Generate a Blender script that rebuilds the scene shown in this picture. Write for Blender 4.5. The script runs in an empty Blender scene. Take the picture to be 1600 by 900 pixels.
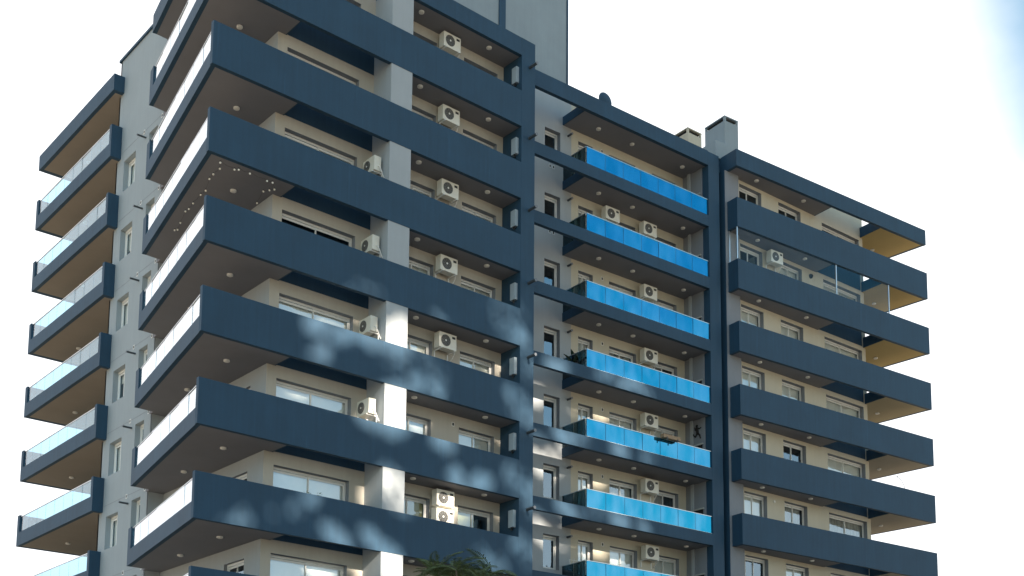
import bpy, bmesh, math, random
from mathutils import Matrix, Vector
from mathutils import noise as mnoise
R = math.radians
random.seed(7)
SC = bpy.context.scene
COL = SC.collection
ZO = 25.8                      # height of the reference level above the ground

# ------------------------------------------------------------------ camera
cam_d = bpy.data.cameras.new('camera')
cam = bpy.data.objects.new('camera', cam_d); COL.objects.link(cam)
F, PX, PY = 1965.688, 792.828, 1038.312
yaw, pit, rol = R(49.9626), R(7.4948), R(0.4737)
fw = Vector((math.cos(yaw)*math.cos(pit), math.sin(yaw)*math.cos(pit), math.sin(pit)))
rt = Vector((math.sin(yaw), -math.cos(yaw), 0)); up = rt.cross(fw)
rt2 = rt*math.cos(rol) + up*math.sin(rol); up2 = up*math.cos(rol) - rt*math.sin(rol)
CP = Vector((-15.6901, -32.7002, -24.1862 + ZO))
cam.matrix_world = Matrix(((rt2.x, up2.x, -fw.x, CP.x), (rt2.y, up2.y, -fw.y, CP.y), (rt2.z, up2.z, -fw.z, CP.z), (0, 0, 0, 1)))
cam_d.sensor_width = 36; cam_d.sensor_fit = 'HORIZONTAL'
cam_d.lens = F/1600*36
cam_d.shift_x = (800-PX)/1600; cam_d.shift_y = (PY-450)/1600
cam_d.clip_start = 0.1; cam_d.clip_end = 6000
SC.camera = cam

# ------------------------------------------------------------------ light
SUN_AZ, SUN_EL = R(-95), R(24)       # azimuth from +X, elevation
SDIR = Vector((math.cos(SUN_AZ)*math.cos(SUN_EL), math.sin(SUN_AZ)*math.cos(SUN_EL), math.sin(SUN_EL)))
sun_d = bpy.data.lights.new('sun', 'SUN'); sun_d.energy = 5.0; sun_d.angle = R(0.6); sun_d.color = (1.0, .87, .72)
sun = bpy.data.objects.new('sun', sun_d); COL.objects.link(sun)
sun.rotation_euler = SDIR.to_track_quat('Z', 'Y').to_euler(); sun.location = (0, -60, 80)

W = bpy.data.worlds.new('World'); SC.world = W; W.use_nodes = True
nt = W.node_tree; N = nt.nodes; Lk = nt.links; N.clear()
def nd(tree, typ, **kw):
    n = tree.nodes.new(typ)
    for k, v in kw.items(): setattr(n, k, v)
    return n
out = nd(nt, 'ShaderNodeOutputWorld'); bg = nd(nt, 'ShaderNodeBackground'); bg.inputs['Strength'].default_value = 0.068
sky = nd(nt, 'ShaderNodeTexSky', sky_type='NISHITA'); sky.sun_disc = False
sky.sun_elevation = SUN_EL; sky.sun_rotation = R(90) - SUN_AZ
sky.air_density = 1.0; sky.dust_density = 0.0; sky.ozone_density = 1.6
tc = nd(nt, 'ShaderNodeTexCoord')
mp = nd(nt, 'ShaderNodeMapping'); mp.inputs['Scale'].default_value = (1, 1, 1.7)
nz = nd(nt, 'ShaderNodeTexNoise'); nz.inputs['Scale'].default_value = 1.7; nz.inputs['Detail'].default_value = 7; nz.inputs['Roughness'].default_value = .5
dot = nd(nt, 'ShaderNodeVectorMath', operation='DOT_PRODUCT')
d0 = Vector((0.0, 1.0, -0.3)).normalized()
dot.inputs[1].default_value = d0
Lk.new(tc.outputs['Generated'], mp.inputs['Vector']); Lk.new(mp.outputs[0], nz.inputs['Vector'])
Lk.new(tc.outputs['Generated'], dot.inputs[0])
m1 = nd(nt, 'ShaderNodeMath', operation='MULTIPLY_ADD'); m1.inputs[1].default_value = 4.0; m1.inputs[2].default_value = 0.0
Lk.new(dot.outputs['Value'], m1.inputs[0])
m2 = nd(nt, 'ShaderNodeMath', operation='MULTIPLY_ADD'); m2.inputs[1].default_value = .8; Lk.new(nz.outputs['Fac'], m2.inputs[0]); Lk.new(m1.outputs[0], m2.inputs[2])
mr = nd(nt, 'ShaderNodeMapRange', interpolation_type='SMOOTHSTEP'); mr.inputs['From Min'].default_value = 1.00; mr.inputs['From Max'].default_value = 1.44
Lk.new(m2.outputs[0], mr.inputs['Value'])
mixc = nd(nt, 'ShaderNodeMix', data_type='RGBA'); mixc.inputs[7].default_value = (6.9, 7.0, 7.2, 1)
m3 = nd(nt, 'ShaderNodeMapRange', interpolation_type='SMOOTHSTEP'); m3.inputs['From Min'].default_value = .43; m3.inputs['From Max'].default_value = .62; m3.inputs['To Max'].default_value = .8
Lk.new(nz.outputs['Fac'], m3.inputs['Value'])
m4 = nd(nt, 'ShaderNodeMath', operation='MAXIMUM'); Lk.new(mr.outputs[0], m4.inputs[0]); Lk.new(m3.outputs[0], m4.inputs[1])
Lk.new(m4.outputs[0], mixc.inputs[0]); hsv = nd(nt, 'ShaderNodeHueSaturation'); hsv.inputs['Hue'].default_value = .472; hsv.inputs['Saturation'].default_value = 1.3; hsv.inputs['Value'].default_value = 1.12
Lk.new(sky.outputs[0], hsv.inputs['Color']); Lk.new(hsv.outputs[0], mixc.inputs[6])
Lk.new(mixc.outputs[2], bg.inputs['Color']); Lk.new(bg.outputs[0], out.inputs[0])

SC.view_settings.view_transform = 'Standard'; SC.view_settings.look = 'None'
SC.view_settings.exposure = 1.68; SC.view_settings.gamma = 1
SC.cycles.max_bounces = 8; SC.cycles.diffuse_bounces = 4; SC.cycles.glossy_bounces = 4; SC.cycles.transparent_max_bounces = 12
SC.cycles.use_denoising = True
SC.cycles.sample_clamp_indirect = 6

# ------------------------------------------------------------------ materials
def mat(name, col, rough=.7, var=.12, scale=3.0, bump=.0, metal=0, streak=0.0, spec=.5, drip=0.0):
    m = bpy.data.materials.new(name); m.use_nodes = True; t = m.node_tree
    b = t.nodes['Principled BSDF']; b.inputs['Roughness'].default_value = rough; b.inputs['Metallic'].default_value = metal
    b.inputs['Specular IOR Level'].default_value = spec
    geo = t.nodes.new('ShaderNodeNewGeometry')
    n1 = t.nodes.new('ShaderNodeTexNoise'); n1.inputs['Scale'].default_value = scale; n1.inputs['Detail'].default_value = 8; n1.inputs['Roughness'].default_value = .65
    t.links.new(geo.outputs['Position'], n1.inputs['Vector'])
    src = n1.outputs['Fac']
    if streak:
        mpn = t.nodes.new('ShaderNodeMapping'); mpn.inputs['Scale'].default_value = (5.0, 5.0, .28)
        t.links.new(geo.outputs['Position'], mpn.inputs['Vector'])
        n2 = t.nodes.new('ShaderNodeTexNoise'); n2.inputs['Scale'].default_value = 1.4; n2.inputs['Detail'].default_value = 6
        t.links.new(mpn.outputs[0], n2.inputs['Vector'])
        mx = t.nodes.new('ShaderNodeMix'); mx.data_type = 'FLOAT'; mx.inputs[0].default_value = streak
        t.links.new(src, mx.inputs[2]); t.links.new(n2.outputs['Fac'], mx.inputs[3]); src = mx.outputs[0]
    if drip:
        mq = t.nodes.new('ShaderNodeMapping'); mq.inputs['Scale'].default_value = (9.0, 9.0, .5)
        t.links.new(geo.outputs['Position'], mq.inputs['Vector'])
        n4 = t.nodes.new('ShaderNodeTexNoise'); n4.inputs['Scale'].default_value = 1.0; n4.inputs['Detail'].default_value = 5; n4.inputs['Roughness'].default_value = .6
        t.links.new(mq.outputs[0], n4.inputs['Vector'])
        mz = t.nodes.new('ShaderNodeMapRange'); mz.inputs['From Min'].default_value = .60; mz.inputs['From Max'].default_value = .78; mz.inputs['To Max'].default_value = drip
        t.links.new(n4.outputs['Fac'], mz.inputs['Value'])
        ad = t.nodes.new('ShaderNodeMath'); ad.operation = 'ADD'; t.links.new(src, ad.inputs[0]); t.links.new(mz.outputs[0], ad.inputs[1]); src = ad.outputs[0]
    rmp = t.nodes.new('ShaderNodeMapRange'); rmp.clamp = False; rmp.inputs['From Min'].default_value = .25; rmp.inputs['From Max'].default_value = .75
    rmp.inputs['To Min'].default_value = 1-var; rmp.inputs['To Max'].default_value = 1+var
    t.links.new(src, rmp.inputs['Value'])
    sc = t.nodes.new('ShaderNodeVectorMath'); sc.operation = 'SCALE'; sc.inputs[0].default_value = col[:3]
    t.links.new(rmp.outputs[0], sc.inputs['Scale']); t.links.new(sc.outputs[0], b.inputs['Base Color'])
    if bump:
        n3 = t.nodes.new('ShaderNodeTexNoise'); n3.inputs['Scale'].default_value = 60; n3.inputs['Detail'].default_value = 4
        t.links.new(geo.outputs['Position'], n3.inputs['Vector'])
        bp_ = t.nodes.new('ShaderNodeBump'); bp_.inputs['Strength'].default_value = bump; bp_.inputs['Distance'].default_value = .02
        t.links.new(n3.outputs['Fac'], bp_.inputs['Height']); t.links.new(bp_.outputs[0], b.inputs['Normal'])
    return m

def glass(name, tint, refl_col, ior, base=0.0, rough=.02, deep=None):
    """pane: clear (or tinted body colour) seen through a mirror-like Fresnel reflection"""
    m = bpy.data.materials.new(name); m.use_nodes = True; t = m.node_tree; t.nodes.clear()
    o = t.nodes.new('ShaderNodeOutputMaterial'); r0 = max(base, ((ior-1)/(ior+1))**2)
    tr = t.nodes.new('ShaderNodeBsdfTransparent'); tr.inputs['Color'].default_value = (*tint, 1)
    gl = t.nodes.new('ShaderNodeBsdfGlossy'); gl.inputs['Color'].default_value = (*refl_col, 1); gl.inputs['Roughness'].default_value = rough
    geo = t.nodes.new('ShaderNodeNewGeometry')
    nn = t.nodes.new('ShaderNodeTexNoise'); nn.inputs['Scale'].default_value = .7; nn.inputs['Detail'].default_value = 2
    bm = t.nodes.new('ShaderNodeBump'); bm.inputs['Strength'].default_value = .06; bm.inputs['Distance'].default_value = .15
    t.links.new(geo.outputs['Position'], nn.inputs['Vector']); t.links.new(nn.outputs['Fac'], bm.inputs['Height']); t.links.new(bm.outputs[0], gl.inputs['Normal'])
    def mth(op, a, c):
        n = t.nodes.new('ShaderNodeMath'); n.operation = op
        for q, x in enumerate((a, c)):
            if isinstance(x, (int, float)): n.inputs[q].default_value = x
            else: t.links.new(x, n.inputs[q])
        return n.outputs[0]
    dt = t.nodes.new('ShaderNodeVectorMath'); dt.operation = 'DOT_PRODUCT'
    t.links.new(geo.outputs['Incoming'], dt.inputs[0]); t.links.new(geo.outputs['Normal'], dt.inputs[1])
    ma = t.nodes.new('ShaderNodeMath'); ma.operation = 'MULTIPLY_ADD'; ma.inputs[1].default_value = 1-r0; ma.inputs[2].default_value = r0
    t.links.new(mth('POWER', mth('SUBTRACT', 1.0, mth('ABSOLUTE', dt.outputs['Value'], 0)), 5.0), ma.inputs[0])
    if deep:                          # paler patches painted in for cloud reflections
        mq = t.nodes.new('ShaderNodeMapping'); mq.inputs['Scale'].default_value = (1.6, 1.6, .7); t.links.new(geo.outputs['Position'], mq.inputs['Vector'])
        n2 = t.nodes.new('ShaderNodeTexNoise'); n2.inputs['Scale'].default_value = 1.0; n2.inputs['Detail'].default_value = 4; t.links.new(mq.outputs[0], n2.inputs['Vector'])
        rp = t.nodes.new('ShaderNodeMapRange'); rp.inputs['From Min'].default_value = .38; rp.inputs['From Max'].default_value = .68; t.links.new(n2.outputs['Fac'], rp.inputs['Value'])
        mc = t.nodes.new('ShaderNodeMix'); mc.data_type = 'RGBA'; mc.inputs[6].default_value = (*refl_col, 1); mc.inputs[7].default_value = (min(1, refl_col[0]+.12), min(1, refl_col[1]*1.28), min(1, refl_col[2]*1.2), 1)
        t.links.new(rp.outputs[0], mc.inputs[0]); t.links.new(mc.outputs[2], gl.inputs['Color'])
    mx = t.nodes.new('ShaderNodeMixShader'); t.links.new(ma.outputs[0], mx.inputs[0])
    if deep:
        df = t.nodes.new('ShaderNodeBsdfDiffuse'); df.inputs['Color'].default_value = (*deep[0], 1)
        m2 = t.nodes.new('ShaderNodeMixShader'); m2.inputs[0].default_value = deep[1]
        t.links.new(tr.outputs[0], m2.inputs[1]); t.links.new(df.outputs[0], m2.inputs[2]); t.links.new(m2.outputs[0], mx.inputs[1])
    else: t.links.new(tr.outputs[0], mx.inputs[1])
    t.links.new(gl.outputs[0], mx.inputs[2]); t.links.new(mx.outputs[0], o.inputs[0])
    return m

M = dict(
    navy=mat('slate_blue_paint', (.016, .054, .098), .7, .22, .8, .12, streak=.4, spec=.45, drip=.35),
    wall=mat('grey_render', (.36, .39, .41), .85, .07, 1.1, .15, streak=.4),
    cream=mat('cream_warm_lit_render', (.54, .50, .40), .85, .07, 1.1, .15, streak=.4),  # cream wall colour with some warm light mixed in
    flank=mat('blue_grey_render', (.29, .33, .355), .85, .07, 1.1, .15, streak=.4),
    stone=mat('warm_stone_render', (.48, .45, .39), .85, .09, 1.1, .15, streak=.4),
    grey=mat('mid_grey_render', (.22, .235, .26), .85, .07, 1.1, .15, streak=.4),
    soffit_mid=mat('sand_warm_lit_soffit', (.38, .32, .20), .85, .06, .8, .05),  # right-end soffit tones carry warm bounce light, yellowest at the top
    soffit_low=mat('beige_warm_lit_soffit', (.34, .305, .24), .85, .06, .8, .05),
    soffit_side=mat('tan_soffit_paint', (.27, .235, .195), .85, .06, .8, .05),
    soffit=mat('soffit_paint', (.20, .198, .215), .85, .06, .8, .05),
    soffit_end=mat('ochre_warm_lit_soffit', (.45, .34, .145), .85, .06, .8, .05),
    white=mat('white_aluminium', (.74, .74, .72), .4, .03),
    steel=mat('brushed_steel', (.62, .64, .66), .35, .05, metal=.9),
    dark=mat('dark_metal', (.03, .032, .035), .5, .1),
    black=mat('black_void', (.012, .012, .013), .9, .1),
    ac=mat('white_enamel', (.74, .72, .64), .42, .05, 6),
    grille=mat('fan_grille', (.24, .24, .23), .5, .1),
    blind=mat('pale_blind', (.82, .82, .77), .8, .04, 4),
    curtain=mat('grey_curtain', (.46, .46, .44), .9, .06, 4),
    olive=mat('olive_blind', (.36, .36, .20), .85, .05, 4),
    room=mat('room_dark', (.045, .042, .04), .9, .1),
    lamp=mat('opal_lamp', (.75, .72, .66), .5, .02),
    concrete=mat('light_concrete', (.42, .41, .38), .85, .1, 1.2, .2, streak=.6),
    tower=mat('penthouse_render', (.25, .30, .33), .85, .14, .45, .15, streak=.25),
    chim=mat('chimney_render', (.50, .46, .36), .85, .1, 2.0, .15, streak=.5),
    cab=mat('pale_blue_enamel', (.36, .43, .48), .45, .05, 5),
    gasket=mat('blue_gasket', (.01, .09, .20), .5, .05),
    pipe=mat('spout_pipe', (.055, .065, .075), .4, .1),
    asphalt=mat('asphalt', (.05, .05, .052), .9, .2, 4, .3),
    paving=mat('pavement', (.34, .31, .26), .9, .15, 1.5, .3),
    earth=mat('dry_ground', (.33, .28, .21), .95, .2, .05, .3),
    paint=mat('road_paint', (.75, .75, .72), .7, .1),
    leaf=mat('frond_leaf', (.085, .12, .042), .55, .4, 6),
    bark=mat('bark', (.16, .13, .10), .9, .25, 6, .4),
    plant=mat('dark_plant_leaf', (.02, .045, .02), .4, .3, 8),
    pot=mat('terracotta_pot', (.28, .13, .08), .8, .1, 6),
    wood=mat('weathered_wood', (.30, .20, .12), .75, .25, 9, .2),
    bulb=mat('frosted_bulb', (.85, .82, .75), .25, .02),
)
M['pane'] = glass('window_glass', (.95, .97, .96), (.72, .89, 1), 1.75, .24)
M['rail_blue'] = glass('blue_reflective_glass', (.05, .16, .22), (.02, .40, .64), 2.2, .62, .03, deep=((.02, .10, .18), .6))
M['rail_clear'] = glass('pale_blue_glass', (.58, .79, .88), (.97, .99, 1), 1.8, .12, .02)
M['rail_end'] = glass('dark_tinted_glass', (.16, .26, .28), (.8, .9, 1), 1.5, .06)
M['rail_corner'] = glass('white_mirror_glass', (.60, .76, .82), (1, 1, 1), 2.6, .55, .02)

# ------------------------------------------------------------------ mesh helpers
class MB:
    def __init__(self): self.v = []; self.f = []; self.m = []; self.mats = []
    def mi(self, m):
        if m not in self.mats: self.mats.append(m)
        return self.mats.index(m)
    def poly(self, pts, m):
        k = len(self.v); self.v += [tuple(p) for p in pts]; self.f.append(tuple(range(k, k+len(pts)))); self.m.append(self.mi(m))
    def prism(self, pts, z0, z1, m, mbot=None):
        a = sum(pts[i][0]*pts[(i+1) % len(pts)][1]-pts[(i+1) % len(pts)][0]*pts[i][1] for i in range(len(pts)))
        if a < 0: pts = pts[::-1]
        n = len(pts); k = len(self.v); i = self.mi(m)
        self.v += [(x, y, z0) for x, y in pts] + [(x, y, z1) for x, y in pts]
        self.f.append(tuple(k+j for j in reversed(range(n)))); self.m.append(self.mi(mbot or m))
        self.f.append(tuple(k+n+j for j in range(n))); self.m.append(i)
        for j in range(n):
            j2 = (j+1) % n
            self.f.append((k+j, k+j2, k+n+j2, k+n+j)); self.m.append(i)
    def box(self, a0, a1, b0, b1, z0, z1, m, mbot=None):
        self.prism([(a0, b0), (a1, b0), (a1, b1), (a0, b1)], z0, z1, m, mbot)
    def tube(self, p, q, r, m, n=10, r2=None, cap=True):
        p, q = Vector(p), Vector(q); d = (q-p).normalized(); r2 = r if r2 is None else r2
        a = d.orthogonal().normalized(); b = d.cross(a); k = len(self.v); i = self.mi(m)
        for c, rr in ((p, r), (q, r2)):
            for j in range(n):
                t = 2*math.pi*j/n; self.v.append(tuple(c + a*math.cos(t)*rr + b*math.sin(t)*rr))
        for j in range(n):
            j2 = (j+1) % n; self.f.append((k+j, k+j2, k+n+j2, k+n+j)); self.m.append(i)
        if cap:
            self.f.append(tuple(k+j for j in reversed(range(n)))); self.m.append(i)
            self.f.append(tuple(k+n+j for j in range(n))); self.m.append(i)
    def path(self, pts, r, m, n=6):
        for p, q in zip(pts, pts[1:]): self.tube(p, q, r, m, n)
    def ball(self, c, r, m, n=8):
        c = Vector(c); i = self.mi(m); k = len(self.v); rows = n//2
        for a in range(rows+1):
            th = math.pi*a/rows
            for j in range(n):
                ph = 2*math.pi*j/n
                self.v.append(tuple(c + Vector((math.sin(th)*math.cos(ph), math.sin(th)*math.sin(ph), math.cos(th)))*r))
        for a in range(rows):
            for j in range(n):
                j2 = (j+1) % n
                self.f.append((k+a*n+j, k+(a+1)*n+j, k+(a+1)*n+j2, k+a*n+j2)); self.m.append(i)
    def mesh(self, name):
        me = bpy.data.meshes.new(name); me.from_pydata(self.v, [], self.f)
        for m in self.mats: me.materials.append(m)
        me.polygons.foreach_set('material_index', self.m); me.update(); return me
    def build(self, name, parent=None, fr=None, bevel=0, smooth=False):
        return link(name, self.mesh(name), parent, fr, bevel, smooth)
def link(name, me, parent=None, fr=None, bevel=0, smooth=False):
    o = bpy.data.objects.new(name, me); COL.objects.link(o)
    if fr: o.location = (fr[0], fr[1], fr[3] if len(fr) > 3 else ZO); o.rotation_euler = (0, 0, R(fr[2]))
    if parent: o.parent = parent
    if bevel:
        b = o.modifiers.new('bevel', 'BEVEL'); b.width = bevel; b.segments = 2; b.limit_method = 'ANGLE'
    if smooth:
        for p in me.polygons: p.use_smooth = True
    return o
def empty(name, label, cat, loc=(0, 0, 0), rz=0, group=None):
    o = bpy.data.objects.new(name, None); COL.objects.link(o); o.location = loc; o.rotation_euler = (0, 0, rz)
    tag(o, label, cat, group); return o
def tag(o, label, cat, group=None):
    o['label'] = label; o['category'] = cat
    if group: o['group'] = group
    return o
def stru(o): o['kind'] = 'structure'; return o
def at(fr, s, w, z):
    a = R(fr[2]); return Vector((fr[0]+s*math.cos(a)-w*math.sin(a), fr[1]+s*math.sin(a)+w*math.cos(a), z+ZO))
def sub(fr, s, w, da):
    p = at(fr, s, w, 0); return (p.x, p.y, fr[2]+da)

H = 2.8
FL = (0, 0, .5)                                   # left block, street face
FM = (16.8105, 1.2932, -2.7976)                   # middle block
FRT = (24.7382, .2562, -5.4072)                   # right block, balcony face
FRW = sub(FRT, 0, .78, 3.4)                       # right block, window wall
FW = (0, 0, 0)
FLW = (2.15, 12.45, -90)                          # left flank wall (s runs towards the street)
FLB = sub(FL, 2.78, 8.05, -90)                    # wall behind the corner balcony
FMS = sub(FM, 6.85, 1.5, -90)                     # side wall at the right end of the middle balconies
BOT = -ZO
IDX = range(-1, 8)

# ------------------------------------------------------------------ setting (ground, street)
g = MB(); S_ = 2500; n_ = 24
for i in range(n_):
    for j in range(n_):
        x0, x1, y0, y1 = [(-S_ + 2*S_*k/n_) for k in (i, i+1, j, j+1)]
        g.poly([(x0, y0, 0), (x1, y0, 0), (x1, y1, 0), (x0, y1, 0)], M['earth'])
stru(g.build('ground'))
r_ = MB(); r_.box(-300, 300, -22, -8, -.3, .004, M['asphalt']); stru(r_.build('road'))
mk = MB()
for k in range(-40, 40): mk.box(k*6-1.2, k*6+1.2, -15.08, -14.92, .004, .008, M['paint'])
stru(mk.build('road_marking'))
pv = MB(); pv.box(-300, 300, -8, -1.6, -.3, .13, M['paving']); pv.box(-300, 300, -30, -22, -.3, .13, M['paving']); stru(pv.build('pavement'))

# ------------------------------------------------------------------ the apartment building
B = empty('apartment_building', 'slate blue and grey apartment block with wraparound balconies and glass railings filling the photo', 'building')

def wall(name, fr, s0, s1, z0, z1, ops, depth=.12, m=None, w=0.0, rv=None):
    """front sheet at w with rectangular openings (s0,s1,z0,z1) and reveals"""
    m = m or M['wall']; b = MB()
    S = sorted({s0, s1, *[o[0] for o in ops], *[o[1] for o in ops]}); Z = sorted({z0, z1, *[o[2] for o in ops], *[o[3] for o in ops]})
    for j in range(len(Z)-1):
        run = None
        for i in range(len(S)-1):
            cs, cz = (S[i]+S[i+1])/2, (Z[j]+Z[j+1])/2
            hole = any(o[0] < cs < o[1] and o[2] < cz < o[3] for o in ops)
            if hole:
                if run is not None: b.poly([(run, w, Z[j]), (S[i], w, Z[j]), (S[i], w, Z[j+1]), (run, w, Z[j+1])], m); run = None
            elif run is None: run = S[i]
        if run is not None: b.poly([(run, w, Z[j]), (s1, w, Z[j]), (s1, w, Z[j+1]), (run, w, Z[j+1])], m)
    d = w+depth+.08; m = M['grey'] if rv is None else rv  # default reveal grey is darker, with the lintel shadow put into it
    for a0, a1, c0, c1 in ops:
        b.poly([(a0, w, c0), (a0, w, c1), (a0, d, c1), (a0, d, c0)], m); b.poly([(a1, w, c0), (a1, d, c0), (a1, d, c1), (a1, w, c1)], m)
        b.poly([(a0, w, c1), (a1, w, c1), (a1, d, c1), (a0, d, c1)], m); b.poly([(a0, w, c0), (a0, d, c0), (a1, d, c0), (a1, w, c0)], m)
    return b.build(name, B, fr)

WM = {}
def window(fr, s0, s1, z0, z1, w, nsash=2, fill=('blind', 1.0), split=None):
    """white sliding window: frame part with panes and a blind or curtain as sub-parts"""
    Wd, Hh = round(s1-s0, 3), round(z1-z0, 3); key = (Wd, Hh, nsash, split)
    cuts = [0]+([split*Wd] if split else [Wd*k/nsash for k in range(1, nsash)])+[Wd]
    if key not in WM:
        b = MB(); t = .055; wm = M['white']
        b.box(0, Wd, 0, .07, Hh-.075, Hh, wm); b.box(0, Wd, 0, .07, 0, .05, wm)
        b.box(0, t, .002, .068, .05, Hh-.075, wm); b.box(Wd-t, Wd, .002, .068, .05, Hh-.075, wm)
        ps = []
        for k in range(len(cuts)-1):
            a0, a1 = cuts[k], cuts[k+1]; off = .012 if k % 2 else .036; q = .04
            a0 = max(a0-(.02 if k else 0), t); a1 = min(a1+(.02 if k < len(cuts)-2 else 0), Wd-t)
            b.box(a0, a1, off, off+.022, Hh-.155, Hh-.085, wm); b.box(a0, a1, off, off+.022, .05, .11, wm)
            b.box(a0, a0+q, off, off+.022, .11, Hh-.155, wm); b.box(a1-q, a1, off, off+.022, .11, Hh-.155, wm)
            p = MB(); p.poly([(a0+q, off+.011, .11), (a1-q, off+.011, .11), (a1-q, off+.011, Hh-.155), (a0+q, off+.011, Hh-.155)], M['pane']); ps.append(p.mesh('pane'))
        WM[key] = (b.mesh('window'), ps)
    me, ps = WM[key]
    p = at(fr, s0, w, z0)
    o = link('window', me, B); o.location = p; o.rotation_euler = (0, 0, R(fr[2]))
    for q in ps: link('pane', q, o)
    kind, frac = fill[0], fill[1]
    c = MB()
    if kind in ('blind', 'olive'):
        zb = .04+(1-frac)*(Hh-.1); mt = M['blind' if kind == 'blind' else 'olive']
        a1 = Wd-.04 if len(fill) < 3 else Wd*fill[2]
        c.box(.04, a1, .13, .137, zb, Hh-.05, mt); c.box(.04, a1, .12, .145, zb-.03, zb, mt)
        c.build('roller_blind', o)
    elif kind == 'curtain':
        a1 = (Wd-.04)*frac; n = max(6, int(a1*14)); pts = []
        for k in range(n+1):
            x = .04+(a1-.04)*k/n; pts.append((x, .16+.035*math.sin(k*1.9)+.012*math.sin(k*.7)))
        for k in range(n): c.poly([(pts[k][0], pts[k][1], .03), (pts[k+1][0], pts[k+1][1], .03), (pts[k+1][0], pts[k+1][1], Hh-.05), (pts[k][0], pts[k][1], Hh-.05)], M['curtain'])
        c.build('curtain', o)
    return o

LAMP = MB(); LAMP.tube((0, 0, 0), (0, 0, -.045), .10, M['white'], 14); LAMP.tube((0, 0, -.045), (0, 0, -.06), .085, M['lamp'], 14, .07)
LAMP_ME = LAMP.mesh('ceiling_light')
def lamp(parent, s, w, z):
    o = link('ceiling_light', LAMP_ME, parent); o.location = (s, w, z); return o
PAN = {}; grnd = random.Random(9)
def glass_run(parent, p, q, z0, z1, n, m, rail=True, channel=False, gap=.022, th=.014):
    """n glass panels between local plan points p and q, a cap rail above and (maybe) a light channel below"""
    p, q = Vector((*p, 0)), Vector((*q, 0)); d = q-p; Ln = d.length; d.normalize(); ang = math.atan2(d.y, d.x); wd = Ln/n-gap
    key = (round(wd, 3), round(z1-z0, 3), m.name)
    if key not in PAN:
        b = MB(); b.box(0, wd, -th/2, th/2, 0, z1-z0, m)
        if m is M['rail_blue']: b.box(wd, wd+gap, -.006, .006, 0, z1-z0, M['gasket'])
        PAN[key] = b.mesh('glass_panel')
    for k in range(n):
        o = link('glass_panel', PAN[key], parent); o.location = p+d*(k*Ln/n+gap/2)+Vector((0, 0, z0)); o.rotation_euler = (R(grnd.uniform(-.5, .5)), 0, ang+R(grnd.uniform(-.5, .5)))
    if rail:
        b = MB(); b.box(0, Ln, -.02, .02, z1+.001, z1+.026, M['steel']); o = b.build('handrail', parent); o.location = p; o.rotation_euler = (0, 0, ang)
    if channel:
        b = MB(); b.box(0, Ln, -.022, .022, z0-.024, z0-.001, M['white']); o = b.build('glass_channel', parent); o.location = p; o.rotation_euler = (0, 0, ang)

HB = 1.393
EX, EY = 1.465, 7.808                 # far end of the splayed corner balcony, left-block frame
sk = Vector((EX, EY)); skd = sk.normalized(); skn = Vector((skd.y, -skd.x))
P015 = skd*(.15/skd.y)
def corner_balcony(zt, roof=False):
    b = MB(); zb = zt-HB; top = zt if not roof else zb+.69
    nv, so = M['navy'], M['soffit']
    b.box(0, 12.34, 0, .15, zb, top, nv)
    ft = zb+.53 if not roof else top
    in0 = P015+skn*.15/1.0; in1 = sk+skn*.15
    b.prism([tuple(P015), tuple(sk), tuple(in1), (in0.x, .15)], zb, ft, nv)
    b.prism([(in0.x, .15), (3.05, .15), (3.05, 1.2), (2.95, 1.2), (2.95, 8.1), (2.16, 8.1), (2.16, 7.81), tuple(in1)], zb, zb+.30, so)
    b.box(3.05, 3.09, .15, 1.06, zb, zb+.32, nv)
    if not roof:
        a = sk-skd*.42
        b.prism([tuple(a), tuple(sk-skd*.002), tuple(sk+skn*.15), tuple(a+skn*.15)], ft+.003, zt-.10, nv)
        b.box(EX+.16, 2.14, 7.66, 7.80, zb+.30, zt-.10, nv)
    b.box(7.44, 12.34, .15, 1.2, zb, zb+.30, so)
    o = b.build('balcony' if not roof else 'roof_slab', B, FL)
    lamp(o, 1.72, 1.66, zb); lamp(o, 2.0, 4.88, zb)
    lamp(o, 8.05, .45, zb); lamp(o, 11.13, .45, zb)
    if not roof:
        p0 = P015*1.02+skn*.06; p1 = sk-skd*.44+skn*.06
        glass_run(o, tuple(p0), tuple(p1), ft-.05, zt-.16, 7, M['rail_corner'])
    return o
def mid_balcony(zt, roof=False):
    b = MB(); zb = zt-1.24; nv, so = M['navy'], M['soffit']
    top = zb+.50 if not roof else zb+.66
    b.box(-3.0, 6.89, 0, .17, zb, top, nv)
    b.box(0, 6.9, .17, 1.62, zb+.004, zb+.32, so)
    b.box(-.04, 0, .17, 1.51, zb, zb+.36, nv)
    o = b.build('balcony' if not roof else 'roof_slab', B, FM)
    for s in (1.28, 3.15, 6.11): lamp(o, s, .79, zb+.004)
    if not roof:
        glass_run(o, (0.0, .06), (6.88, .06), zt-.715, zt-.02, 7, M['rail_blue'], channel=True)
        glass_run(o, (-.02, .09), (-.02, 1.49), zt-.87, zt-.02, 2, M['rail_end'])
    return o
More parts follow.
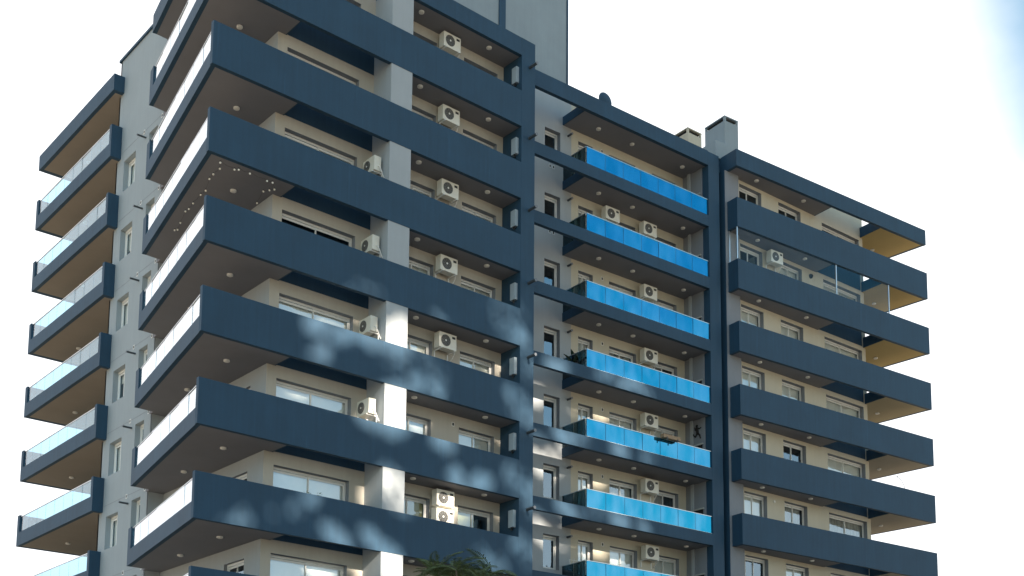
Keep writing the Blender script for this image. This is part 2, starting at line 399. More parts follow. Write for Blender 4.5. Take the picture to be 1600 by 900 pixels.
def right_balcony(zt, roof=False):
    b = MB(); zb = zt-1.33 if not roof else 4.48; top = zt if not roof else 5.24; nv, so = M['navy'], M['soffit']
    b.box(0, 12.93, 0, .15, zb, top, nv)
    b.box(0, .15, .15, 1.0, zb, top, nv)
    e = lambda w: 12.93-.14*w
    b.prism([(e(.15)-.15, .15), (e(.15), .15), (e(6), 6), (e(6)-.15, 6)], zb, top, nv)
    b.prism([(.15, .15), (6.2, .15), (6.2, 1.36), (.15, 1.0)], zb, zb+.3, so)
    b.box(6.2, 6.24, .15, 1.14, zb, zb+.32, nv)
    b.prism([(9.71, .15), (e(.15)-.15, .15), (e(6)-.15, 6), (9.71, 6)], zb, zb+.3, M['soffit_end' if zt > 0 else 'soffit_mid' if zt > -4 else 'soffit_low'])  # warm bounce light is put into these soffit colours
    b.box(9.67, 9.71, .15, 1.37, zb, zb+.5, nv)
    o = b.build('balcony' if not roof else 'roof_slab', B, FRT)
    lamp(o, 1.66, .43, zb); lamp(o, 4.72, .46, zb); lamp(o, 11.2, 1.85, zb)
    return o
def rear_balcony(zt, roof=False):
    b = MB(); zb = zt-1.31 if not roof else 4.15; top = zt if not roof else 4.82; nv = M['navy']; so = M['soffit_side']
    x0, y0, y1 = 1.7222, 12.02, 20.08
    ft = zb+.57 if not roof else top
    b.box(x0, 2.149 if not roof else 2.149, y0, y0+.2, zb, top, nv)
    b.box(x0, x0+.15, y0+.2, y1-.25, zb, ft, nv)
    b.box(x0, 8, y1-.25, y1, zb, top, nv)
    b.box(x0+.15, 8, y0+.2, y1-.25, zb, zb+.3, so)
    o = b.build('balcony' if not roof else 'roof_slab', B, FW)
    lamp(o, 3.1, 17.93, zb)
    if not roof: glass_run(o, (x0+.06, y0+.21), (x0+.06, y1-.26), ft-.04, zt-.085, 8, M['rail_clear'])
    return o
for i in IDX:
    zt = -H*i
    corner_balcony(zt); mid_balcony(2.831-H-H*i); right_balcony(3.028-H-H*i); rear_balcony(2.719-H-H*i)
corner_balcony(5.6, True); mid_balcony(5.631, True); right_balcony(5.828, True); rear_balcony(5.519, True)

# ---- walls with their openings and windows
rnd = random.Random(3)
opsL, opsL2, opsM, opsR, opsLW, opsLB = [], [], [], [], [], []
winlist = []
FILL_L = {-1: ('none', 0), 0: ('none', 0), 1: ('blind', .25), 2: ('none', 0), 3: ('blind', .95), 4: ('blind', 1), 5: ('blind', .9), 6: ('blind', .5), 7: ('blind', 1)}
for i in IDX:
    z = -H*i
    lo, hi = z-1.09, z+1.02
    opsL.append((3.14, 5.93, z-.35, hi)); winlist.append((FL, 3.14, 5.93, z-.35, hi, 1.05+.20, 2, FILL_L[i]))
    f1 = ('olive', .8) if i == 5 else ('blind', rnd.choice([1, .9, .75]))
    f2 = ('olive', .78, .62) if i == 5 else ('blind', rnd.choice([1, .9, .8, .95]))
    opsL.append((7.62, 9.21, lo, hi)); winlist.append((FL, 7.62, 9.21, lo, hi, 1.05+.20, 2, f1))
    opsL.append((10.44, 12.05, lo, hi)); winlist.append((FL, 10.44, 12.05, lo, hi, 1.05+.20, 2, f2))
    zm = 2.831-H-H*i
    lo, hi = zm-.90, zm+1.17
    opsM.append((-.97, -.16, hi-1.36, hi)); winlist.append((FM, -.97, -.16, hi-1.36, hi, 1.5+.20, 1, ('none', 0)))
    opsM.append((.80, 1.58, lo, hi)); winlist.append((FM, .80, 1.58, lo, hi, 1.5+.20, 2, ('blind', rnd.choice([1, .9, .6]))))
    opsM.append((2.48, 3.99, lo, hi)); winlist.append((FM, 2.48, 3.99, lo, hi, 1.5+.20, 2, rnd.choice([('blind', 1), ('blind', .8), ('curtain', 1)])))
    opsM.append((4.98, 6.39, lo, hi)); winlist.append((FM, 4.98, 6.39, lo, hi, 1.5+.20, 2, rnd.choice([('blind', 1), ('curtain', .6), ('blind', .7)])))
    zr = 3.028-H-H*i
    lo, hi = zr-1.0, zr+1.29
    fr_ = [rnd.choice([('blind', .9), ('blind', .6), ('curtain', 1), ('none', 0)]) for _ in range(3)]
    if i == 2: fr_ = [('blind', .85), ('blind', 1), ('blind', .9)]
    if i == 3: fr_ = [('blind', 1), ('none', 0), ('blind', 1)]
    if i == 4: fr_ = [('blind', .7), ('curtain', 1), ('curtain', 1)]
    if i == 5: fr_ = [('none', 0), ('blind', .5), ('blind', .75)]
    if i == -1: fr_ = [('none', 0), ('none', 0), ('none', 0)]
    for (a0, a1), f in zip(((.99, 2.47), (3.64, 5.21), (6.76, 9.59)), fr_):
        l3 = lo if a0 < 6 else zr-.30
        opsR.append((a0, a1, l3, hi)); winlist.append((FRW, a0, a1, l3, hi, .20, 2, f))
    zw = -1.62-H*(i)+H-H
    opsLW.append((.75, 1.83, zw-1.25, zw)); winlist.append((FLW, .75, 1.83, zw-1.25, zw, .20, 2, ('blind', rnd.choice([.3, .9, .6]))))
    opsLW.append((3.0, 3.75, zw-1.2, zw+.18)); winlist.append((FLW, 3.0, 3.75, zw-1.2, zw+.18, .20, 1, ('blind', rnd.choice([.5, .9]))))
    opsLB.append((4.7, 6.0, z-1.09, z+.95)); winlist.append((FLB, 4.7, 6.0, z-1.09, z+.95, .11, 2, ('none', 0)))
wall('wall', FL, 2.78, 6.53, BOT, 4.5, [o for o in opsL if o[0] < 6.5], w=1.05, m=M['stone'], depth=.2)
wall('wall', FL, 7.40, 12.34, BOT, 4.5, [o for o in opsL if o[0] > 6.5], w=1.05, m=M['stone'], depth=.2)
wall('wall', FM, -3.3, .42, BOT, 5.65, [o for o in opsM if o[0] < .4], depth=.22, w=1.5)
wall('wall', FM, .42, 7.2, BOT, 5.65, [o for o in opsM if o[0] > .4], depth=.2, w=1.5, m=M['cream'])  # change from grey to cream here partly paints warm light under the slabs
wall('wall', FRW, .3, 9.88, BOT, 5.45, opsR, m=M['cream'], depth=.2)
wall('wall', FLW, 0, 4.40, BOT, 5.62, opsLW, depth=.21, m=M['flank'], rv=M['flank'])
wall('wall', FLB, 0, 7.0, BOT, 4.5, opsLB)
b = MB(); b.box(2.15, 2.9, 8.05, 8.15, BOT, 4.5, M['wall']); b.build('wall', B, FW)
b = MB(); b.box(2.15, 9, 12.35, 12.45, BOT, 5.62, M['wall']); b.build('wall', B, FW)
b = MB(); b.box(2.08, 2.4, 7.9, 12.5, 5.623, 5.72, M['navy']); b.box(2.2, 9, 7.9, 12.3, 4.5, 5.6, M['wall']); b.build('parapet', B, FW)
for wn in winlist:
    if wn[5] is not None: window(*wn)
for i in IDX:                     # slate strips that paint the shade on the wall behind the open slots
    b = MB(); z = -H*i; b.box(3.10, 6.52, 1.044, 1.06, z-1.36, z-.36, M['navy']); b.build('slot_shade', B, FL)
    b = MB(); z = 3.028-H-H*i; b.box(5.9, 9.6, -.006, .01, z-1.28, z-.31, M['navy']); b.build('slot_shade', B, FRW)
b = MB(); b.box(6.53, 7.40, .012, 1.2, BOT, 4.207, M['wall']); b.build('pier', B, FL)
b = MB(); b.box(12.34, 12.99, -.003, 3.3, BOT, 4.9, M['navy']); b.build('corner_column', B, FL)
b = MB(); b.box(6.89, 7.55, -.003, .36, BOT, 5.02, M['navy']); b.box(6.85, 7.55, .36, 1.52, BOT, 5.0, M['grey'])
b.box(6.78, 6.85, 1.02, 1.16, BOT, 4.4, M['wall']); b.build('fin_wall', B, FM)
b = MB(); b.box(-.12, .71, .6, 1.15, BOT, 4.477, M['grey']); b.box(-.14, -.12, .61, 1.0, BOT, 4.477, M['navy']); b.build('pier', B, FRT)
b = MB(); b.box(-.6, .2, 1.0, 2.6, BOT, 5.2, M['navy']); b.build('joint_wall', B, FRT)
b = MB(); b.box(9.78, 9.88, .01, 8, BOT, 5.0, M['wall']); b.build('wall', B, FRW)
# rooms behind the windows: dark cores and floor plates
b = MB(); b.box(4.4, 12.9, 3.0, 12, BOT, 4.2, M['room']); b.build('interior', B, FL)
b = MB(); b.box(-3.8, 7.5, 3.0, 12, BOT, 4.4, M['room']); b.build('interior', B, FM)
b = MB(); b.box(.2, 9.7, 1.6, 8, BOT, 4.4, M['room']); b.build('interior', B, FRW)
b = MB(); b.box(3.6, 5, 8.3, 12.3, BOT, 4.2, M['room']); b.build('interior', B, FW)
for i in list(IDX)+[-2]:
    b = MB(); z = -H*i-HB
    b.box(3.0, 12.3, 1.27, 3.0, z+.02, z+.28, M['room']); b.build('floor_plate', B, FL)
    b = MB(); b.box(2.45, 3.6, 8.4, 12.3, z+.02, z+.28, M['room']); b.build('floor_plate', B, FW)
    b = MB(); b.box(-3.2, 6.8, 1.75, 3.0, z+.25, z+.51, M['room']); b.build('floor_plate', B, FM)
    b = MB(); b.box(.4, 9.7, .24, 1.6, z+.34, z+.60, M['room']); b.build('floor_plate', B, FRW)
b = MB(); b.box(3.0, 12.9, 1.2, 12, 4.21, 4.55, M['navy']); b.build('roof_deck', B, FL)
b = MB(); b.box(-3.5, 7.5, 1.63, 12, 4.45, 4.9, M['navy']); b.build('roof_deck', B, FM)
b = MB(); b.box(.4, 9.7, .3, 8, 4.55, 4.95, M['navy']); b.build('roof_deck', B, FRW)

# ---- penthouse block above the roof
b = MB(); b.box(7.6, 17.44, 3.0, 9, 4.5, 15, M['tower']); b.box(13.70, 14.03, 2.955, 2.998, 4.5, 15, M['navy']); b.box(17.40, 17.48, 2.97, 2.999, 4.5, 15, M['navy'])
b.build('penthouse', B, FL)
def chimney(fr, s0, s1, w0, w1, z0, z1, m):
    b = MB(); h = .24
    b.box(s0, s1, w0, w1, z0, z1-h, m)
    for a in (s0, s1-.09):
        for c in (w0, w1-.09): b.box(a, a+.09, c, c+.09, z1-h, z1-.05, m)
    b.box(s0+.1, s1-.1, w0+.1, w1-.1, z1-h, z1-.06, M['black'])
    b.box(s0-.01, s1+.01, w0-.01, w1+.01, z1-.05, z1, m)
    return b.build('chimney', B, fr)
chimney(FM, 8.74, 9.65, 3.0, 4.0, 4.8, 8.22, M['chim'])
chimney(FRT, .318, 1.15, 1.0, 2.25, 4.5, 7.39, M['tower'])
b = MB(); b.box(-.3, .31, .95, 2.6, 5.2, 6.0, M['tower']); b.build('parapet', B, FRT)
# ---- drain spouts, vents, utility cabinets
def tube_me(L, r):
    b = MB(); b.tube((0, .02, 0), (0, -L, 0), r, M['pipe'], 12, cap=False); b.tube((0, -L+.02, 0), (0, -L, 0), r*1.1, M['grey'], 12, r*1.1); return b.mesh('drain_spout')
sp1, sp2, sp3 = tube_me(.42, .055), tube_me(.36, .036), tube_me(.28, .045)
vb = MB(); vb.box(-.06, .06, -.012, .01, -.075, .075, M['white']); vb.box(-.035, .035, -.014, -.01, -.05, .05, M['black']); VENT = vb.mesh('wall_vent')
kb = MB(); kb.box(-.13, -.003, 0, .26, 0, .62, M['cab']); kb.box(-.1, -.05, .1, .16, -.1, 0, M['dark']); kb.box(-.134, -.128, .04, .22, .1, .52, M['cab']); CAB = kb.mesh('utility_cabinet')
def fix(me, fr, s, w, z, extra=0):
    o = link(me.name.split('.')[0], me, B); o.location = at(fr, s, w, z); o.rotation_euler = (0, 0, R(fr[2]+extra)); return o
for i in IDX:
    k = -H*i
    fix(sp1, FL, 12.72, -.003, k+1.06); fix(sp2, FLW, 2.71, 0, k-1.5); fix(sp3, FM, .25, 1.5, k+1.22)
    fix(VENT, FLW, 2.55, 0, k-1.2); fix(VENT, FLW, 4.1, 0, k-1.24)
    if i >= 0: fix(VENT, FM, -.70, 1.5, k+2.4); fix(VENT, FM, -.52, 1.5, k+2.4)
    fix(VENT, FM, 2.09, 1.5, k+1.2)
    fix(CAB, FL, 12.34, .16, k+.38)
fix(VENT, FL, 10.17, 1.05, -10.13)
# joints scored in the flank wall: thin recessed-looking string course at each floor
for i in IDX:
    b = MB(); b.box(0, 4.4, -.004, .01, -1.19-H*i, -1.175-H*i, M['grey']); b.build('floor_joint', B, FLW)
# hearth openings in the side wall of the middle balconies
for i in IDX:
    zm = 2.831-H-H*i
    b = MB(); b.box(.40, 1.0, -.006, .02, zm-.85, zm+.40, M['black']); b.box(.34, 1.06, -.05, .0, zm+.402, zm+.46, M['concrete']); b.build('hearth', B, FMS)
# glass enclosure of one upper balcony in the right block
zr0 = 3.028-H
for s, w in ((.03, .075), (6.35, .075), (10.05, .075), (.075, .58)):
    b = MB(); b.box(s-.025, s+.025, w-.025, w+.025, zr0+.001, 1.697, M['steel']); b.build('enclosure_post', B, FRT)
M['clear'] = glass('clear_glass', (.97, .985, .99), (.9, .96, 1), 1.2, .0)
for s0, s1 in ((.06, 6.32), (6.38, 10.02)):
    n = 4
    for k in range(n):
        d = (s1-s0)/n; b = MB(); b.box(s0+k*d+.005, s0+(k+1)*d-.005, .07, .08, zr0+.003, 1.695, M['clear']); b.build('enclosure_pane', B, FRT)
b = MB(); b.box(.07, .08, .11, .55, zr0+.003, 1.695, M['clear']); b.build('enclosure_pane', B, FRT)

# ------------------------------------------------------------------ air conditioners
def ac_parts():
    w, d, h = .76, .30, .56
    b = MB(); b.box(0, w, 0, d, .0, h, M['ac']); case = b.mesh('casing')
    f = MB(); c = (w*.37, h*.5)
    f.tube((c[0], -.004, c[1]), (c[0], .01, c[1]), .205, M['dark'], 24)
    for r in (.2, .165, .13, .095): 
        for k in range(20):
            a0, a1 = 2*math.pi*k/20, 2*math.pi*(k+1)/20
            f.tube((c[0]+r*math.cos(a0), -.012, c[1]+r*math.sin(a0)), (c[0]+r*math.cos(a1), -.012, c[1]+r*math.sin(a1)), .006, M['grille'], 4, cap=False)
    for k in range(10):
        a = 2*math.pi*k/10; f.tube((c[0], -.012, c[1]), (c[0]+.2*math.cos(a), -.012, c[1]+.2*math.sin(a)), .005, M['grille'], 4, cap=False)
    grille = f.mesh('fan_grille')
    hb_ = MB(); hb_.tube((c[0], -.022, c[1]), (c[0], -.008, c[1]), .036, M['white'], 14); hub = hb_.mesh('fan_hub')
    k = MB(); k.box(w*.74, w*.92, -.006, .0, h*.72, h*.86, M['dark']); badge = k.mesh('vent_plate')
    s = MB(); s.box(0, .035, -.03, .42, -.04, 0, M['white']); s.box(0, .035, .385, .42, -.30, -.04, M['white']); br = s.mesh('bracket')
    p = MB(); p.path([(w, .16, .18), (w+.07, .18, .14), (w+.09, .26, -.02), (w+.06, .36, -.18), (w+.04, .43, -.24)], .022, M['white']); pipe = p.mesh('coolant_pipe')
    return case, grille, hub, badge, br, pipe
AC = ac_parts(); ACW = .76
def aircon(fr, s, w, z, label, rot=0, group='air conditioners on the balconies', badge=True):
    r = empty('air_conditioner', label, 'air conditioner', at(fr, s, w, z), R(fr[2]+rot), group)
    link('casing', AC[0], r, bevel=.012); link('fan_grille', AC[1], r); link('fan_hub', AC[2], r)
    if badge: link('vent_plate', AC[3], r)
    for x in (.08, .645): link('bracket', AC[4], r).location = (x, 0, 0)
    link('coolant_pipe', AC[5], r); return r
ORD = ['topmost', 'second', 'third', 'fourth', 'fifth', 'sixth', 'seventh', 'eighth', 'ninth']
for i, row in ((-1, 'topmost balcony row'), (0, 'second balcony row from the top'), (1, 'third balcony row from the top'), (2, 'fourth balcony row from the top'), (3, 'fifth balcony row from the top')):
    aircon(FL, 9.19, .62, -H*i+.74, 'front-facing air conditioner right of the pale pier, %s' % row)
aircon(FL, 9.19, .62, -14+.74, 'upper of two stacked white air conditioners right of the pale pier')
aircon(FL, 9.19, .62, -14+.08, 'lower of two stacked white air conditioners right of the pale pier')
for i, row in ((1, 'topmost of the four'), (2, 'second from top of the four'), (3, 'third from top of the four'), (4, 'lowest of the four')):
    aircon(FL, 6.15, 1.04, -H*i+.40, 'edge-on air conditioner on the pale pier’s left side, %s' % row, rot=-90, badge=False).scale = (.92, .92, .92)
aircon(FM, 1.95, 1.08, H-1.95, 'left one of two air conditioners above the second blue glass railing from the top')
aircon(FM, 4.08, 1.08, H-1.95, 'right one of two air conditioners above the second blue glass railing from the top')
for i, row in ((2, 'third'), (3, 'fourth'), (4, 'fifth'), (5, 'sixth'), (6, 'seventh')):
    aircon(FM, 4.08, 1.08, -1.95-H*(i-2), 'air conditioner on the cream wall above the %s blue glass railing from the top' % row)
aircon(FRT, 2.60, .52, 1.02, 'lone air conditioner on the glass-enclosed balcony of the right wing')

# ------------------------------------------------------------------ small things on the balconies
pts = [[0.51, -0.1], [0.67, 0.55], [0.68, 0.98], [0.72, 1.31], [0.97, 2.05], [0.98, 2.4], [1.05, 3.06], [1.12, 3.5], [1.11, 3.72], [1.34, 4.55], [1.49, 5.06], [1.43, 5.16]]
pts2 = [[1.03, 0.3], [1.13, .22], [1.5, .2], [2.12, 0.24], [2.3, .22], [2.56, 0.55], [2.47, 0.7], [2.36, 0.89], [2.58, 1.68]]
chain = pts[::-1][:-1]+[[.51, .22]]+pts2
zs = -H-HB-.07
t = empty('string_lights', 'string of small bulbs draped under the third corner balcony soffit from the top', 'string lights', at(FL, .5, .2, zs), R(.5))
c = MB(); cv = []
for k, (x, y) in enumerate(chain):
    cv.append((x-.5, y-.2, 0))
    if k < len(chain)-1:
        x2, y2 = chain[k+1]; cv.append(((x+x2)/2-.5, (y+y2)/2-.2, -.05))
c.path(cv, .004, M['dark'], 5); c.build('cable', t)
bm_ = MB(); bm_.ball((0, 0, -.05), .034, M['bulb'], 8); bm_.tube((0, 0, -.03), (0, 0, .02), .014, M['dark'], 6); BULB = bm_.mesh('bulb')
for x, y in chain: link('bulb', BULB, t).location = (x-.5, y-.2, -.005)

# climbing figure ornament on the side wall
fig = empty('climbing_figure', 'black climbing-man cut-out on the side wall above the fifth blue glass railing', 'wall ornament', at(FMS, .72, -.012, -7.36), R(FMS[2]))
fb = MB(); dk = M['black']
def limb(p, q, r1, r2): fb.tube((p[0], 0, p[1]), (q[0], 0, q[1]), r1, dk, 8, r2)
fb.ball((-.02, 0, .27), .06, dk, 10); limb((-.01, .19), (.02, -.06), .07, .06)
limb((.0, .17), (.13, .12), .035, .03); limb((.13, .12), (.22, .16), .03, .022); limb((-.02, .17), (-.12, .10), .035, .03); limb((-.12, .1), (-.15, .23), .03, .022)
limb((.03, -.06), (.14, -.17), .045, .035); limb((.14, -.17), (.18, -.32), .035, .028); limb((0, -.06), (-.1, -.20), .045, .035); limb((-.1, -.2), (-.22, -.1), .035, .028); limb((-.22, -.1), (-.24, -.04), .03, .02)
fb.build('silhouette', fig)

zp = 2.831-H*4-.02
pl = empty('window_box', 'brown wooden planter box hooked over the fifth blue glass railing from the top', 'planter', at(FM, 3.87, -.02, zp), R(FM[2]))
b = MB(); b.box(0, .97, -.20, -.18, -.02, .13, M['wood']); b.box(0, .97, -.02, .0, -.02, .13, M['wood']); b.box(0, .02, -.18, -.02, -.02, .13, M['wood']); b.box(.95, .97, -.18, -.02, -.02, .13, M['wood']); b.box(.02, .95, -.18, -.02, -.02, .0, M['wood']); b.box(.02, .95, -.18, -.02, .0, .09, M['room']); b.build('trough', pl)
for x in (.18, .78):
    b = MB(); b.box(x, x+.02, -.19, .12, -.035, -.021, M['dark']); b.box(x, x+.02, .105, .12, -.14, -.035, M['dark']); b.box(x-.015, x+.035, -.215, -.201, -.1, .02, M['dark']); b.build('hook', pl)

z4 = 2.831-H*3-.88
po = empty('potted_plant', 'dark broad-leaved potted plant at the left end of the fourth blue glass balcony', 'plant', at(FM, .22, .95, z4-.04), R(FM[2]))
b = MB(); b.tube((0, 0, 0), (0, 0, .32), .13, M['pot'], 14, .18); b.build('pot', po)
def leaf(bend, L, wd, tilt, az):
    b = MB(); n = 6; rows = []
    for k in range(n+1):
        t_ = k/n; ww = wd*math.sin(math.pi*min(1, .12+t_*.88))**.8*(1-.15*t_); a = tilt-bend*t_
        x = L*t_*math.cos(a); z = L*t_*math.sin(a); rows.append((x, ww, z))
    ca, sa = math.cos(az), math.sin(az)
    for k in range(n):
        (x0, w0, z0), (x1, w1, z1) = rows[k], rows[k+1]
        for sgn in (-1, 1):
            q = [(x0, 0, z0-.01), (x1, 0, z1-.01), (x1, sgn*w1, z1+.02), (x0, sgn*w0, z0+.02)]
            b.poly([(x*ca-y*sa, x*sa+y*ca, z+.3) for x, y, z in q], M['plant'])
    return b
for k in range(7):
    az = R([200, 170, 230, 20, 100, 300, 350, 185, 60, 260, 215][k]); leaf(.35+.1*(k % 3), .9-.06*(k % 5), .13, R(82-9*(k % 4)), az).build('leaf', po)

ph = empty('balcony_shrub', 'small green potted shrub peeking over the slate parapet left of the stacked air conditioners', 'plant', at(FL, 4.25, .55, -15.09+.005), R(FL[2]))
hs = random.Random(21)
b = MB(); b.tube((0, 0, 0), (0, 0, .42), .15, M['pot'], 14, .2); b.build('pot', ph)
b = MB()
for k in range(9):
    a = hs.uniform(0, 6.28); r0 = hs.uniform(.08, .3); b.tube((0, 0, .38), (r0*math.cos(a), r0*math.sin(a), hs.uniform(.95, 1.25)), .008, M['bark'], 5, .004)
b.build('stem', ph); b = MB()
for k in range(110):
    a = hs.uniform(0, 6.28); r0 = .34*hs.random()**.5; z = hs.uniform(.7, 1.3); c = Vector((r0*math.cos(a), r0*math.sin(a), z))
    d = Vector((hs.gauss(0, 1), hs.gauss(0, 1), hs.gauss(.3, .6))).normalized(); e = d.orthogonal().normalized()
    b.poly([c, c+d*.05+e*.025, c+d*.11, c+d*.05-e*.025], M['leaf'])
b.build('foliage', ph)
z7 = 2.831-H*6-.88
ar = empty('clothes_airer', 'white folding clothes airer left of the seventh blue glass railing from the top', 'clothes airer', at(FM, .1, .85, z7), R(FM[2]))
b = MB()
for x in (0, .5):
    b.tube((x, 0, 0), (x, .35, 1.12), .014, M['white'], 6); b.tube((x, .4, 0), (x, .05, 1.12), .014, M['white'], 6)
b.build('leg_frame', ar); b = MB()
for z in (.5, .8, 1.1): b.tube((0, .35*z/1.12, z), (.5, .35*z/1.12, z), .01, M['white'], 6)
b.build('rung', ar)

wl = empty('bent_wand', 'thin curved dark wand rising over the parapet at the far right end', 'wand', at(FRT, 10.77, .08, 3.028-H*4-.001), R(FRT[2]))
b = MB(); b.path([(0, 0, 0), (0, 0, .1), (-.1, 0, .25), (-.22, 0, .37), (-.33, 0, .44), (-.50, 0, .50)], .012, M['dark'], 6); b.build('stem', wl)
b = MB(); b.ball((-.52, 0, .505), .035, M['dark'], 8); b.build('tip', wl)

wlp = empty('wall_lamp', 'dark round lamp on the cream wall inside the glass-enclosed right balcony', 'wall lamp', at(FRW, 5.83, 0, 1.38), R(FRW[2]))
b = MB(); b.tube((0, .01, 0), (0, -.05, 0), .11, M['dark'], 16); b.build('backplate', wlp); b = MB(); b.ball((0, -.06, 0), .085, M['room'], 12); b.build('lamp_globe', wlp)
wc = MB(); wc.tube((0, .01, 0), (0, -.03, 0), .06, M['white'], 14); o = wc.build('vent_cap', None); o.location = at(FRW, 2.95, 0, -9.83); o.rotation_euler = (0, 0, R(FRW[2]))
o.parent = B

ds = empty('satellite_dish', 'grey satellite dish seen from behind over the middle roof edge', 'satellite dish', at(FM, 1.5, .62, 4.9), R(FM[2]))
b = MB(); n = 20; rings = 5
for a in range(rings):
    for k in range(n):
        q = []
        for (aa, kk) in ((a, k), (a+1, k), (a+1, k+1), (a, k+1)):
            rr = .36*aa/rings; ph = 2*math.pi*kk/n; q.append((rr*math.cos(ph), -.10+.10*(aa/rings)**2, .72+rr*math.sin(ph)))
        b.poly(q, M['navy'])
b.build('reflector', ds); b = MB(); b.tube((0, 0, -.2), (0, 0, .72), .025, M['dark'], 8); b.build('mast', ds)
b = MB(); b.tube((0, -.1, .5), (0, .35, .62), .012, M['dark'], 6); b.ball((0, .36, .62), .04, M['dark'], 8); b.build('receiver_arm', ds)

# ------------------------------------------------------------------ street tree with feathery fronds
def frond_mesh(L, seed):
    rr = random.Random(seed); b = MB(); n = 22; P = []
    for k in range(n+1):
        t_ = k/n; P.append(Vector((L*t_*.92, .05*math.sin(t_*3+seed), L*(.55*t_-.75*t_*t_))))
    b.path([tuple(p) for p in P[::2]], .012, M['leaf'], 4)
    for k in range(2, n+1):
        t_ = k/n; ln = L*.24*math.sin(math.pi*(.12+.83*t_))**.7
        d = (P[k]-P[k-1]).normalized()
        for sg in (-1, 1):
            side = Vector((d.x*.5, sg*.85, -.25+rr.uniform(-.15, .2)+d.z*.5)).normalized()
            up_ = Vector((0, 0, 1)); wv = d*.018*L
            a = P[k]; e = a+side*ln*rr.uniform(.85, 1.1); m_ = a+side*ln*.5+up_*.03*L
            b.poly([a-wv*.5, m_-wv, e, m_+wv], M['leaf'])
    return b.mesh('frond')
FRO = [frond_mesh(1.5, 1), frond_mesh(1.25, 2), frond_mesh(1.0, 3)]
tr = empty('feathery_tree', 'feathery-leaved green treetop poking up before the lowest slate balcony', 'tree', (5.05, -6.0, .13))
b = MB(); zt_ = 8.05; prev = None
segs = [(0, 0, 0, .13), (.05, .03, 2.5, .11), (-.03, .06, 5, .09), (.0, .0, zt_, .06)]
for a, c in zip(segs, segs[1:]): b.tube(a[:3], c[:3], a[3], M['bark'], 10, c[3])
b.build('trunk', tr)
tips = [((0, 0, zt_), 1.0)]
b = MB()
for k in range(7):
    az = 2*math.pi*k/7+.3; e = (.75*math.cos(az), .75*math.sin(az), zt_+.1+.35*((k*37) % 5)/5)
    b.tube((0, 0, zt_-1.2+.12*k), e, .045, M['bark'], 7, .02); tips.append((e, .85))
b.build('limb', tr)
rr = random.Random(11)
for (e, sc_) in tips:
    for k in range(9):
        o = link('frond', rr.choice(FRO), tr); o.location = e
        o.rotation_euler = (rr.uniform(-.3, .3), rr.uniform(-.95, .35), rr.uniform(0, 6.283)); s_ = sc_*rr.uniform(.6, 1.05); o.scale = (s_, s_, s_)

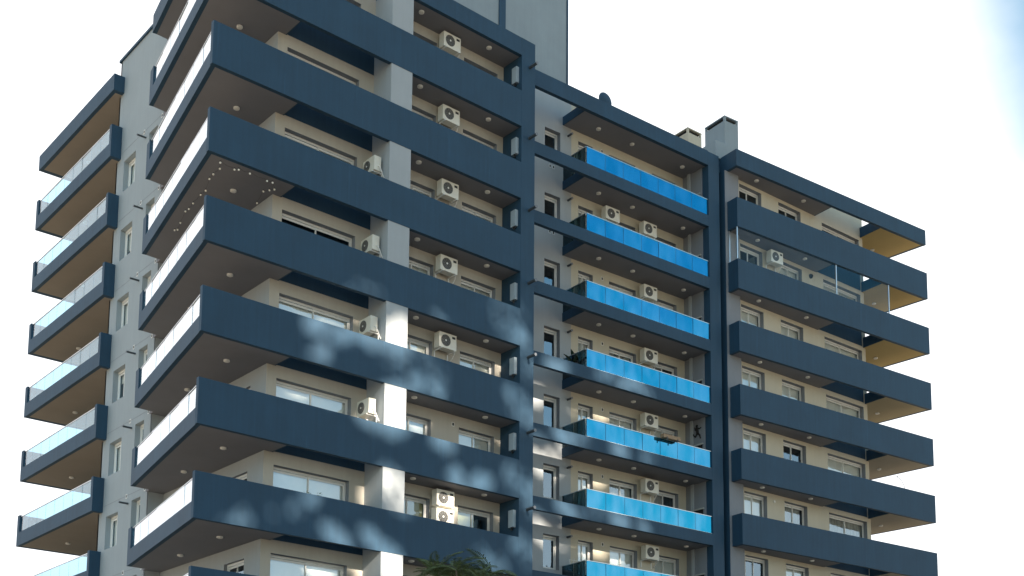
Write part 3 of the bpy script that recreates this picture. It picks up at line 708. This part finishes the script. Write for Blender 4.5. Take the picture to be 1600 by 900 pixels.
# ------------------------------------------------------------------ unseen blocker added to shade the facade, its holes shaped into light patches
ax = Vector((math.cos(SUN_AZ), math.sin(SUN_AZ), 0)); ux = Vector((-ax.y, ax.x, 0)); DT = 58.0
def to_blocker(P):
    t_ = (DT-P.dot(ax))/SDIR.dot(ax); q = P+SDIR*t_; return q.dot(ux), q.z
def cam_ray(u, v, fr, w):
    d = rt2*((u-PX)/F)-up2*((v-PY)/F)+fw
    a = R(fr[2]); nrm = Vector((-math.sin(a), math.cos(a), 0)); o_ = Vector((fr[0], fr[1], 0))+nrm*w
    return CP+d*((o_-CP).dot(nrm)/d.dot(nrm))
spots = [(496, 508, .42, .36, FL, 1), (545, 521, .66, .26, FL, 1), (587, 533, .58, .26, FL, 1), (622, 528, .6, .55, FL, 1), (500, 553, .36, .24, FL, 1), (655, 600, .25, .30, FL, 1), (682, 612, .28, .24, FL, 1),
         (818, 528, .32, .24, FL, 1), (575, 650, .50, .36, FL, 1), (618, 640, .75, .85, FL, 1), (693, 690, .5, .32, FL, 1), (712, 745, .32, .28, FL, 1), (752, 757, .5, .32, FL, 1), (487, 778, .26, .26, FL, 1),
         (715, 778, .45, .42, FL, 1), (618, 765, .6, .6, FL, .6), (525, 840, .55, .30, FL, 1), (585, 848, .5, .28, FL, 1), (612, 885, .5, .6, FL, 1), (375, 812, .5, .22, FL, .6), (540, 625, .7, .2, FL, .5),
         (650, 570, 1.3, .7, FL, .22), (800, 510, .9, .9, FL, .25), (815, 640, .8, .6, FL, .5), (820, 770, .9, .6, FL, .45), (560, 470, .8, .5, FL, .2), (770, 880, .8, .4, FL, .5), (820, 860, .6, .5, FL, .5), (830, 575, .5, .4, FL, .4), (450, 790, .7, .3, FL, .4),
         (870, 574, .55, .32, FM, 1), (985, 600, .55, .26, FM, 1), (1008, 614, .32, .22, FM, .8), (880, 684, .5, .32, FM, 1), (968, 705, .45, .26, FM, 1), (1012, 717, .35, .2, FM, .8), (885, 797, .5, .32, FM, 1), (968, 816, .5, .3, FM, 1),
         (1005, 827, .35, .24, FM, .9), (840, 700, .5, .5, FM, .7), (840, 830, .5, .7, FM, .7), (930, 655, .6, .2, FM, .8), (935, 770, .6, .2, FM, .8), (905, 680, .5, .4, FM, .5), (930, 800, .9, .3, FM, .3), (950, 590, .9, .3, FM, .3), (690, 500, .3, .2, FL, .7)]
holes = []; hrk = random.Random(4)  # blocker openings, one for each light patch on the facade
for u, v, ra, rz_, fr, pr in spots:
    a_, z_ = to_blocker(cam_ray(u, v, fr, 0.0)); holes.append((a_, z_, ra*1.1, rz_*1.1, pr, hrk.uniform(-.55, .55)))
CS = .16; hr = random.Random(5); U0, U1, ZT = -10.0, 44.0, 80.0
tw = empty('sun_blocker', 'unseen perforated wall added behind the viewer to shade the facade', 'building', tuple(ax*DT), 0)
b = MB(); nu, nz_ = int((U1-U0)/CS), int(ZT/CS)
zlo = min(h[1] for h in holes)-2; zhi = max(h[1] for h in holes)+2; k0, k1 = int(zlo/CS), int(zhi/CS)
def wq(u0, u1, z0, z1):
    a, c = ux*u0, ux*u1
    b.poly([(a.x, a.y, z0), (c.x, c.y, z0), (c.x, c.y, z1), (a.x, a.y, z1)], M['concrete'])
wq(U0, U0+nu*CS, 0, k0*CS); wq(U0, U0+nu*CS, k1*CS, ZT)
for kz in range(k0, k1):
    run = None; zc = (kz+.5)*CS
    for ku in range(nu):
        uc = U0+(ku+.5)*CS
        hole = any(abs(uc-h[0]) < h[2]*1.2 and ((uc-h[0])/h[2])**2+((zc-h[1]+h[5]*(uc-h[0]))/h[3])**2 < 1 and hr.random() < h[4] for h in holes)
        if hole:
            if run is not None: wq(U0+run*CS, U0+ku*CS, kz*CS, (kz+1)*CS); run = None
        elif run is None: run = ku
    if run is not None: wq(U0+run*CS, U0+nu*CS, kz*CS, (kz+1)*CS)
o = b.build('perforated_blocker', tw); md = o.modifiers.new('thick', 'SOLIDIFY'); md.thickness = .12
